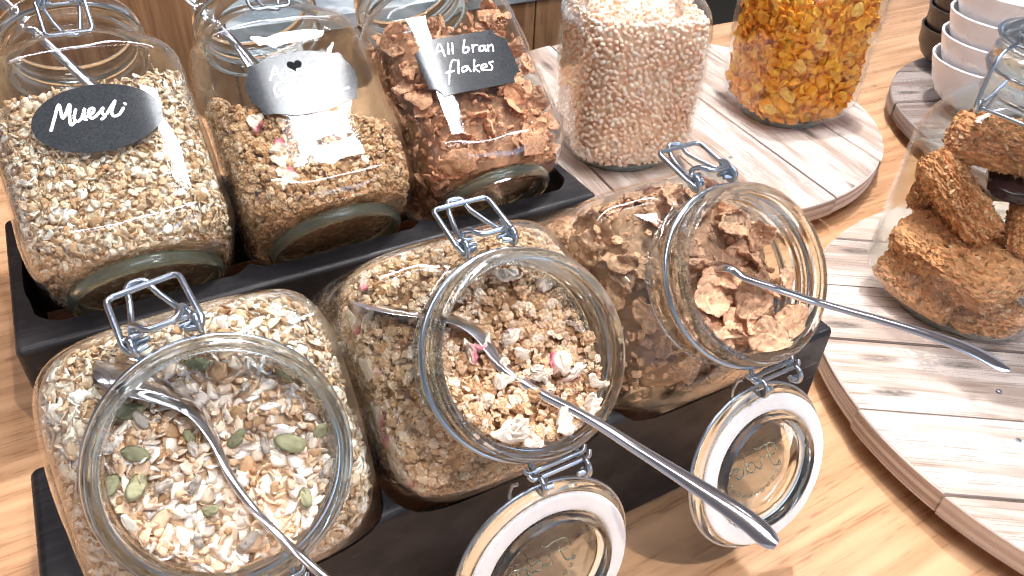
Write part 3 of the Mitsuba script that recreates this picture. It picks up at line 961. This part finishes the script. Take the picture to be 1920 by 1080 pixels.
APPLE_LABELS = {0: 'red skinned apple piece right of the spoon in the open granola jar', 1: 'curled apple strip just right of the red skinned piece in the granola jar',
                2: 'curled apple strip at the right lip of the open granola jar', 7: 'largest white apple piece, left of the spoon at the lower lip of the granola jar',
                8: 'white apple piece at the lowest point of the granola jar mouth', 9: 'white apple piece lying under the spoon handle near the lower lip of the granola jar',
                10: 'white apple piece at the right lip, beside the spoon handle of the granola jar', 11: 'white apple piece at the upper left of the granola jar mouth',
                12: 'small white apple piece at the top right of the granola jar mouth', 13: 'pinkish apple strip left of the spoon neck in the granola jar'}
SEED_LABELS = {0: 'largest green pumpkin seed, right of the spoon in the front muesli', 2: 'green pumpkin seed at the left lip of the front muesli jar', 6: 'green pumpkin seed at the top of the front muesli, under the clip',
               8: 'green pumpkin seed at the upper right of the front muesli', 7: 'green pumpkin seed at the right lip of the front muesli jar'}


rng = np.random.default_rng(31)
for i, ((x, y), L) in enumerate(zip([(.032, -.0034), (-.0361, .0156), (-.0500, .0057), (-.0394, .0014), (.0088, .0072), (-.0342, .0354), (.002, .0490), (.0490, -.0024), (.0419, .0303), (-.0116, .0145), (-.012, -.02), (.03, -.03)],
                     [.0072, .006, .006, .0065, .005, .0066, .0058, .005, .0055, .004, .0045, .0048])):
    n_ = grad_n(top0, x, y)[None]
    p = local_on(top0, x, y, .0028)[None]
    v = flakes(T_SEED, p, basis(n_, rng, .28), np.array([L * 1.2]), np.array([L * .66]), np.array([.05]), np.array([.0024]), rng, .04, .1)
    c_ = np.array([.27, .265, .155]) * (1 + .15 * rng.normal()) * np.ones((1, len(T_SEED[0]), 3)) * (1 + .06 * rng.normal(size=(1, len(T_SEED[0]), 1)))
    piece('pumpkin_seed', MF[0], v, T_SEED[1], c_, SEED_LABELS.get(i, 'green pumpkin seed lying on the muesli in the open front jar'), 'seed', 'pumpkin seeds in the front muesli')
for x, y in [(-.0279, -.0019), (.0204, -.0009), (-.0115, .0088), (-.0155, -.0065), (-.0209, -.0315), (-.0004, -.0391), (.045, -.02), (.02, .03), (-.03, .03)]:
    n_ = grad_n(top0, x, y)[None]
    p = local_on(top0, x, y, .0026)[None]
    L = rng.uniform(.0046, .0058)
    v = flakes(T_SEED, p, basis(n_, rng, .35), np.array([L]), np.array([L * .5]), np.array([.0]), np.array([.0032]), rng, .05, .1)
    c_ = np.array([.42, .37, .31]) * (1 + .12 * rng.normal()) * np.ones((1, len(T_SEED[0]), 3)) * (1 + .06 * rng.normal(size=(1, len(T_SEED[0]), 1)))
    piece('sunflower_seed', MF[0], v, T_SEED[1], c_, 'greyish sunflower kernel lying on the muesli in the open front jar', 'seed', 'sunflower kernels in the front muesli')


def apple(M, p, n_, L, rng, red, label, group, strip=False):
    V, F = T_BIG
    b = L * (rng.uniform(.22, .32) if strip else rng.uniform(.6, .85))
    v = flakes(T_BIG, p[None], basis(n_[None], rng, .5), np.array([L]), np.array([b]), np.array([rng.choice([-1, 1]) * rng.uniform(.35, .75)]), np.array([.0042]), rng, .22, .6)
    loc = v[0] - p
    w = .0016 * (meshkit.fbm(v[0] * 320, 2, 5)[:, None] - .5) * 2
    v = v + w[None]
    c_ = np.tile(np.array([.76, .665, .55]), (len(V), 1)) * (1 + .04 * rng.normal(size=(len(V), 1)))
    if red > 0:
        k = 1 / (1 + np.exp(-(V[:, 0] * np.cos(V[:, 1] - 1.0) - (1 - red)) * 9))
        c_ = c_ * (1 - k[:, None]) + np.array([.60, .13, .20]) * k[:, None]
    piece('apple_piece', M, v, F, c_[None], label, 'dried apple', group, smooth=True)


for i, (x, y, L, red, st) in enumerate([(.0212, -.0096, .0115, .55, 0), (.0291, -.0199, .0105, .2, 1), (.0362, -.0300, .010, .15, 1), (-.0161, -.0104, .0078, 0, 0), (-.0016, .0102, .009, .25, 0),
                                        (.0012, -.0007, .0075, 0, 1), (.0054, -.0137, .008, 0, 0), (-.0256, -.0370, .0125, 0, 0), (-.0163, -.0455, .011, 0, 0), (.0063, -.0430, .0095, 0, 0),
                                        (.0281, -.0400, .0085, 0, 0), (.0128, .0475, .0095, 0, 0), (.0306, .0333, .0072, 0, 0), (-.0244, .0086, .0105, .35, 1), (-.0167, .0100, .0085, .3, 0), (.040, .005, .008, .1, 1)]):
    apple(MF[1], local_on(top1, x, y, .0038), grad_n(top1, x, y), L * .86, rng, red, APPLE_LABELS.get(i, 'small pale piece of dried apple on the granola in the open front jar'),
          'dried apple pieces in the front granola', st)


def on_wall(M, key_xyn):
    pass


for x, a, L, red in [(-.060, .185, .011, .4), (-.045, .150, .013, 0), (-.03, .188, .012, .1), (.01, .17, .01, 0), (-.065, .12, .012, .3)]:
    p = np.array([x, .0, a])
    p[1] = math.sqrt(1) * (WI(a) ** NI(a) - abs(x) ** NI(a)) ** (1 / NI(a)) - .0055
    apple(MF[1], p, np.array([0, 1.0, 0]), L, rng, red, 'piece of dried apple pressed against the upper glass of the middle front jar', 'apple pieces behind the upper glass of the front granola jar')
for y, a, L, red in [(.02, .190, .012, .1), (-.01, .185, .012, .4), (-.035, .188, .013, .5), (-.055, .18, .014, .2), (.045, .185, .011, .5), (-.02, .165, .011, 0)]:
    p = np.array([0, y, a])
    p[0] = -((WI(a) ** NI(a) - abs(y) ** NI(a)) ** (1 / NI(a)) - .0055)
    apple(MF[1], p, np.array([-1.0, 0, 0]), L, rng, red, 'pinkish dried apple pressed against the left glass of the middle front jar', 'apple pieces behind the left glass of the front granola jar')
for x, a, L, red in [(.040, .068, .011, .5), (.038, .056, .012, .35), (.042, .044, .009, .6), (.041, .036, .010, .2), (.005, .10, .011, .4), (-.03, .04, .007, 0), (.05, .095, .009, .6)]:
    p = np.array([x, 0, a])
    p[1] = (WI(a) ** NI(a) - abs(x) ** NI(a)) ** (1 / NI(a)) - .0052
    apple(MB[1], p, np.array([0, 1.0, 0]), L, rng, red, 'pink edged dried apple behind the glass of the Apple Granola jar', 'dried apple pieces in the back granola')


# bran flakes: each one an object
def bran(M, a_top, seed, n, label, group, smin, smax, tilt, colr, back=.12, spots=()):
    rng = np.random.default_rng(seed)
    s = fill_surface(a_top, .003)
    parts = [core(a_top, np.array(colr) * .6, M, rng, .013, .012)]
    m = 900
    p, nr = sample(s, M, m, rng)
    p = p - nr * (rng.random((m, 1)) * .01 + .002)
    a = rng.uniform(.001, .004, m)
    parts.append((clamp(blobs(ICO1, p, basis(nr, rng, 1), a, a * .8, a * .5, rng, .2)), ICO1.faces, tones([colr], [1], m, 42, rng, .15, .1)))
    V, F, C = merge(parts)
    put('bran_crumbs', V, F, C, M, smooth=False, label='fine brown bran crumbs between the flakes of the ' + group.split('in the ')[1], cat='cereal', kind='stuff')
    p, nr = sample(s, M, n, rng, back)
    if len(spots):
        q = np.array([local_on(a_top, x, y, .003) for x, y in spots])
        p[:len(q)] = q
        nr[:len(q)] = np.array([grad_n(a_top, x, y) for x, y in spots])
    dep = rng.random((n, 1)) * .012
    dep[:len(spots)] = -.002
    p = p - nr * dep
    a = rng.uniform(smin, smax, n)
    fr = basis(nr, rng, tilt)
    v = flakes(T_BRAN, p, fr, a, a * rng.uniform(.66, .95, n), rng.normal(0, .16, n), rng.uniform(.0013, .0019, n), rng, .13, .25)
    nv = v.shape[1]
    rel = v - p[:, None]
    q = rel + (np.arange(n) * 1.37)[:, None, None]
    w = (meshkit.fbm(q * 120, 2, 9) - .5) * .0062 + (meshkit.noise(q * 420, 4) - .5) * .0018 + (meshkit.noise(q * 900, 8) - .5) * .0009
    v = v + w[..., None] * fr[2][:, None] + (meshkit.fbm(q * 330, 2, 2)[..., None] - .5) * .0016
    v = clamp(v)
    f1 = meshkit.fbm(q * 480, 2, 6)
    col = np.array(colr)[None, None] * (1 + .14 * rng.normal(size=(n, 1, 1))) * (.40 + 1.2 * f1[..., None]) * (1 + .10 * rng.normal(size=(n, nv, 1)))
    for i in range(n):
        put('bran_flake', v[i], T_BRAN[1], np.clip(col[i], .01, .9), M, 'food', True, label=label, cat='bran flake', group=group)


bran(MF[2], top2, 21, 150, 'crusty brown bran flake in the open right front jar', 'bran flakes in the open right front jar', .0095, .0165, .55, (.56, .335, .205),
     spots=[(.0029, -.02), (-.0023, -.0337), (-.0053, .0019), (.0241, .0302), (-.022, -.0086), (.040, .0198), (.0406, -.0156), (.0267, -.040), (.0003, -.0450)])
bran(MB[2], tilted(.192, .30, .012, 40, 6), 22, 148, 'reddish brown bran flake stacked behind the glass of the All bran flakes jar', 'bran flakes in the back jar labelled All bran flakes', .010, .019, 1.1, (.60, .315, .185))


# corn flakes
def corn(M, a_top, seed, n):
    rng = np.random.default_rng(seed)
    s = fill_surface(a_top, .003)
    parts = [core(a_top, (.78, .33, .02), M, rng, .012, .01)]
    m = 1500
    p, nr = sample(s, M, m, rng)
    p = p - nr * (rng.random((m, 1)) * .008 + .004)
    a = rng.uniform(.005, .010, m)
    parts.append((clamp(flakes(T_FLAKE, p, basis(nr, rng, .7), a, a * .7, rng.normal(0, .4, m), rng.uniform(.001, .0016, m), rng, .15, .5)), T_FLAKE[1], tones([(.92, .41, .03), (.92, .47, .05)], [1, 1], m, 26, rng)))
    V, F, C = merge(parts)
    put('corn_flakes', V, F, C, M, 'food_crisp', label='deep layer of orange corn flakes filling the upright jar', cat='cereal', kind='stuff')
    p, nr = thin(*sample(s, M, 2600, rng, .03), .0088)
    p, nr = p[:n], nr[:n]
    n = len(p)
    p = p - nr * (rng.random((n, 1)) * .007)
    a = rng.uniform(.0065, .0115, n)
    v = flakes(T_BIG, p, basis(nr, rng, .42), a, a * rng.uniform(.6, .92, n), rng.normal(0, .35, n), rng.uniform(.0011, .0017, n), rng, .12, .5)
    v = v + (meshkit.fbm(v * 260, 2, 9)[..., None] - .5) * .0026
    v = clamp(v)
    nv = v.shape[1]
    pal = np.array([(.93, .41, .025), (.91, .35, .018), (.94, .46, .05), (.93, .52, .11)])
    col = pal[rng.choice(4, n, p=[.4, .35, .2, .05])][:, None] * (1 + .06 * rng.normal(size=(n, 1, 1))) * (.75 + .5 * meshkit.fbm(v * 300, 2, 6)[..., None])
    for i in range(n):
        put('corn_flake', v[i], T_BIG[1], np.clip(col[i], .01, .92), M, 'food_crisp', True, label='curled orange corn flake behind the glass of the upright jar', cat='corn flake', group='corn flakes in the upright jar')


corn(MC, tilted(.205, .0, .006, 30, 8), 23, 290)

# puffed rice
rng = np.random.default_rng(24)
rt = tilted(.192, .0, .004, 30, 7)
s_ = fill_surface(rt, .0028)
parts = [core(rt, (.88, .63, .46), MR, rng, .0065, .005)]
p, nr = thin(*sample(s_, MR, 16000, rng, .08), .0052)
n = len(p)
p = p - nr * (rng.random((n, 1)) ** 1.6 * .004)
a = rng.uniform(.0033, .0044, n)
V_ = np.array(ICO2.vertices)
parts.append((clamp(blobs(ICO2, p, basis(nr, rng, 1.2), a, a * rng.uniform(.58, .75, n), a * rng.uniform(.55, .7, n), rng, .015)), ICO2.faces,
              tones([(.90, .71, .57), (.86, .64, .50), (.92, .80, .70), (.80, .54, .40)], [.4, .3, .2, .1], n, 162, rng, .05, .015)))
V, F, C = merge(parts)
put('puffed_rice', V, F, C, MR, label='beige puffed rice grains filling the upright jar', cat='cereal', kind='stuff')


# cereal bars in the jar at right
def cereal_bar(A, B, half_w, half_t, nrm, seed, label):
    rng = np.random.default_rng(seed)
    A, B = np.array(A, float), np.array(B, float)
    L = np.linalg.norm(B - A) / 2
    u = (B - A) / (2 * L)
    n_ = np.array(nrm, float)
    n_ -= u * (n_ @ u)
    n_ /= np.linalg.norm(n_)
    w = np.cross(n_, u)
    ico = trimesh.creation.icosphere(subdivisions=5)
    q = np.array(ico.vertices)
    e = 4.5
    q = q / (np.abs(q) ** e).sum(1, keepdims=True) ** (1 / e)
    P = q * np.array([L, half_w, half_t])
    d = (meshkit.fbm(P * np.array([130, 130, 300]) + seed * 3, 3, seed) - .5) * .0085 + (meshkit.noise(P * np.array([500, 500, 800]) + seed, seed + 3) - .5) * .0045
    P = P + ico.vertices * d[:, None]
    f1 = meshkit.fbm(P * np.array([200, 200, 500]) + 9, 3, seed + 5)
    c_ = np.array([.60, .29, .13])[None] * (.34 + 1.35 * f1[:, None]) * (1 + .08 * rng.normal(size=(len(P), 1)))
    parts = [((P @ np.stack([u, w, n_]) + (A + B) / 2)[None], ico.faces, c_[None])]
    m = 900
    i = rng.integers(0, len(P), m)
    pos = P[i] @ np.stack([u, w, n_]) + (A + B) / 2
    nn = ico.vertex_normals[i] @ np.stack([u, w, n_])
    a = rng.uniform(.0015, .0034, m)
    v = flakes(T_FLAKE, pos + nn * .0004, basis(nn, rng, .5), a, a * rng.uniform(.35, .8, m), rng.normal(0, .3, m), rng.uniform(.0006, .0012, m), rng)
    parts.append((v, T_FLAKE[1], tones([(.56, .30, .13), (.44, .21, .08), (.68, .45, .25), (.32, .145, .055)], [.35, .3, .2, .15], m, 26, rng)))
    V, F, C = merge(parts)
    c = np.array([.722, .053, ZD + .0025])
    Q = V.copy()
    loc = (Q) @ MK[:3, :3]
    loc[:, 2] += -0.0
    loc = clamp(loc)
    add('cereal_bar', trimesh.Trimesh(loc @ MK[:3, :3].T + c, F, process=False), 'food', smooth=False, color=C, label=label, cat='cereal bar', group='cereal bars in the closed jar')


for A, B, hw, ht, nm, sd, lb in [
    ((-.034, .060, .068), (-.038, -.062, .060), .033, .0165, (-.35, 0, .94), 1, 'long brown cereal bar lying slanted low in the jar, second from the bottom left'),
    ((-.058, .056, .030), (-.052, -.030, .022), .028, .0150, (-.7, 0, .7), 2, 'brown cereal bar lying lowest against the left glass of the jar'),
    ((-.022, .072, .136), (-.010, -.008, .080), .034, .0185, (.69, -.35, .63), 3, 'brown cereal bar leaning steeply in the middle of the jar'),
    ((-.010, .068, .163), (.050, -.016, .158), .034, .0200, (.1, .1, 1), 4, 'brown cereal bar lying flat on top of the others'),
    ((-.004, -.018, .112), (.046, -.062, .104), .034, .0180, (-.6, -.5, .5), 5, 'brown cereal bar at the right, under the top one'),
    ((-.022, .066, .098), (.034, .066, .084), .020, .0140, (-.3, .9, .3), 6, 'small brown cereal bar end showing behind the leaning one'),
    ((-.048, -.022, .016), (.004, -.064, .018), .026, .0120, (0, .2, 1), 7, 'brown cereal bar on the jar bottom, seen blurred through thick glass'),
    ((.008, .004, .046), (.056, -.048, .058), .036, .0200, (.4, .2, .9), 8, 'brown cereal bar lying behind on the jar bottom')]:
    cereal_bar(A, B, hw, ht, nm, sd, lb)
fl = trimesh.creation.icosphere(subdivisions=4)
q = np.array(fl.vertices)
q = q / (np.abs(q) ** 4).sum(1, keepdims=True) ** .25 * np.array([.040, .030, .008])
q = q + fl.vertices * ((meshkit.fbm(q * 120, 2, 3) - .5) * .006)[:, None]
u_ = np.array([.65, -.76, 0])
add('dark_bar', trimesh.Trimesh(q @ np.stack([u_, [.76, .65, 0], [0, 0, 1]]) + np.array([.722 + .022, .053 - .012, ZD + .0025 + .133]), fl.faces, process=False), 'dark_filling', smooth=True,
    label='glossy dark bar squeezed under the top cereal bar in the closed jar', cat='cereal bar')


# ------------------------------------------------------------------ spoons
def spoon(name, pts, side, widths, thick, cups, label, group, raised=0, lift=0.0):
    """pts from bowl tip to handle end; per point the half width, half thickness and cup depth."""
    n = 7
    pts = np.array([np.asarray(q, float) for q in pts])
    k_ = np.clip((raised + 2 - np.arange(len(pts))) / 4, 0, 1)[:, None] * lift
    pts += (CAM - pts) * (k_ / np.linalg.norm(CAM - pts, axis=1, keepdims=True))
    P = spline(pts, n)
    s = np.linspace(0, len(pts) - 1, len(P))
    W, Hh, Cc = (np.interp(s, np.arange(len(pts)), x) for x in (widths, thick, cups))
    for arr in (W, Hh, Cc):
        arr[:] = np.convolve(np.pad(arr, 3, mode='edge'), np.ones(7) / 7, 'valid')
    W[0], W[1], W[2] = W[3] * .25, W[3] * .58, W[3] * .82
    W[-1], W[-2], W[-3] = W[-4] * .55, W[-4] * .84, W[-4] * .96
    t_ = np.gradient(P, axis=0)
    t_ /= np.linalg.norm(t_, axis=1, keepdims=True)
    sd = np.array([np.array(side(x)) for x in s / s[-1]], float)
    sd -= t_ * (sd * t_).sum(1, keepdims=True)
    sd /= np.linalg.norm(sd, axis=1, keepdims=True)
    nn = np.cross(sd, t_)
    k = 24
    a = np.arange(k) * 2 * np.pi / k
    u, w = np.cos(a), np.sin(a)
    prof = w
    V = P[:, None] + (W[:, None] * u)[..., None] * sd[:, None] + (Hh[:, None] * prof * (1 - .55 * u ** 2) + Cc[:, None] * W[:, None] * u ** 2)[..., None] * nn[:, None]
    m = len(P)
    F = []
    for i in range(m - 1):
        for j in range(k):
            j2 = (j + 1) % k
            F += [[i * k + j, i * k + j2, (i + 1) * k + j2], [i * k + j, (i + 1) * k + j2, (i + 1) * k + j]]
    V = np.vstack([V.reshape(-1, 3), P[:1], P[-1:]])
    for j in range(k):
        j2 = (j + 1) % k
        F += [[m * k, j2, j], [m * k + 1, (m - 1) * k + j, (m - 1) * k + j2]]
    add(name, trimesh.Trimesh(V, np.array(F), process=False), 'spoon_metal', smooth=50, label=label, cat='spoon', group=group)


SG = 'serving spoons in the open front jars'
spoon('serving_spoon', [(-.0436, .0908, .0075), (-.031, .0843, .003), (-.0172, .0736, -.0034), (-.0049, .0534, -.0085), (-.0011, .0327, -.0141), (.0005, .0099, -.0192), (.0066, -.0133, -.0247),
                        (.0185, -.0367, -.0366), (.0305, -.0602, -.0434), (.0425, -.088, -.050), (.054, -.115, -.058)],
      lambda t: (.45, .75, -.5), [.012, .019, .019, .0105, .0045, .0029, .0025, .0025, .0028, .0038, .005], [.0009, .0010, .0011, .0014, .0020, .0022, .0022, .0022, .0022, .0022, .0020],
      [.3, .32, .32, .25, .08, 0, 0, 0, 0, 0, 0], 'steel spoon sunk in the front left muesli jar, handle leaving the lower edge', SG, 5, .007)
spoon('serving_spoon', [(.0908, .084, .0027), (.1096, .0782, -.004), (.1327, .0683, -.0094), (.1484, .0566, -.0108), (.1554, .0388, -.0132), (.1577, .0162, -.021), (.169, -.0047, -.027), (.1876, -.0303, -.0337),
                        (.2034, -.0583, -.0403), (.2193, -.0866, -.0469), (.2328, -.1117, -.0532), (.241, -.1311, -.0595)],
      lambda t: np.array([.3, .55, -.75]) * (1 - np.clip((t - .2) / .3, 0, 1)) + np.array([.7, .35, .3]) * np.clip((t - .2) / .3, 0, 1), [.012, .020, .020, .0115, .0062, .0038, .0034, .0032, .0037, .0048, .0061, .0064], [.0009, .0010, .0011, .0014, .0018, .0022, .0022, .0022, .0022, .0022, .0022, .0022],
      [.3, .32, .32, .25, .10, 0, 0, 0, 0, 0, 0, 0], 'long steel spoon in the granola jar, handle end in front of the hanging lid', SG, 5, .007)
spoon('serving_spoon', [(.334, .072, -.060), (.3325, .060, -.044), (.3305, .043, -.022), (.3301, .0214, -.0088), (.3341, .0076, -.0096), (.35, -.007, -.0143), (.3728, -.0209, -.0228),
                        (.4018, -.0468, -.0286), (.4278, -.0705, -.0343), (.4481, -.0904, -.0407), (.4651, -.1097, -.0495)],
      lambda t: (.9, .2, .2), [.012, .016, .010, .0038, .0030, .0028, .0029, .0032, .0039, .0047, .0054], [.0010, .0011, .0013, .0020, .0020, .0020, .0020, .0020, .0020, .0020, .0020],
      [.3, .3, .25, .05, 0, 0, 0, 0, 0, 0, 0], 'steel spoon in the bran flake jar, handle reaching over the round board', SG)
spoon('serving_spoon', [MB[0][:3, 3] + AXB * a + UPB * y + np.array([x, 0, 0]) for x, y, a in ((.020, -.03, .17), (.012, -.015, .195), (-.004, -.005, .222), (-.02, -.0, .25), (-.036, .004, .28), (-.052, .004, .31))],
      lambda t: (.6, .6, .5), [.012, .008, .0045, .0036, .0045, .006], [.0012, .0016, .0018, .0016, .0014, .0012], [.2, .1, 0, 0, 0, 0], 'steel spoon seen through the neck of the back jar labelled Muesli', 'spoons in the back jars')
spoon('serving_spoon', [MB[1][:3, 3] + AXB * a + UPB * y + np.array([x, 0, 0]) for x, y, a in ((.000, -.02, .14), (-.010, -.005, .175), (-.026, .004, .215), (-.042, .006, .25), (-.062, .010, .285), (-.080, .012, .315))],
      lambda t: (.6, .6, .5), [.014, .009, .0045, .0040, .006, .0085], [.0012, .0016, .0018, .0016, .0014, .0014], [.2, .1, 0, 0, 0, 0], 'steel spoon sticking out of the back jar labelled Apple Granola', 'spoons in the back jars')


# ------------------------------------------------------------------ stacked bowls on the far right board
def bowl_prof(R, Hb):
    o = [(.0001, .004), (.030, .004), (.033, .0), (.037, .0), (.0385, .004), (.055, .010), (.068, .022), (.077, .040), (R - .002, Hb - .012), (R, Hb - .004), (R + .0008, Hb - .001), (R - .0006, Hb + .0006), (R - .003, Hb - .001)]
    i = [(R - .0045, Hb - .006), (R - .006, Hb - .014), (.072, .040), (.062, .024), (.050, .014), (.030, .009), (.0001, .0085)]
    return o + i


def stack(x, y, n, R, Hb, dz, bsdf, name, lab, group):
    for i in range(n):
        pr = np.array(bowl_prof(R, Hb))
        k = add(name, moved(lathe(pr, 96, closed=False), upright(x + .001 * math.sin(i * 2.3), y + .001 * math.cos(i * 1.7), ZD + .001 + i * dz, 0)), bsdf, smooth=35, label=lab[i], cat='bowl', group=group)


stack(1.186, .352, 4, .087, .076, .0345, 'bowl_white', 'white_bowl', ['lowest of the stacked white bowls behind the clip of the jar', 'second lowest of the stacked white bowls', 'third from the bottom of the stacked white bowls',
      'top visible bowl of the white stack, cut by the upper edge'], 'stacked white bowls')
stack(1.306, .470, 3, .080, .068, .034, 'bowl_dark', 'dark_bowl', ['lowest dark brown bowl beside the white stack', 'second dark brown bowl resting in the lowest', 'topmost dark brown bowl at the upper edge'], 'stacked dark bowls')
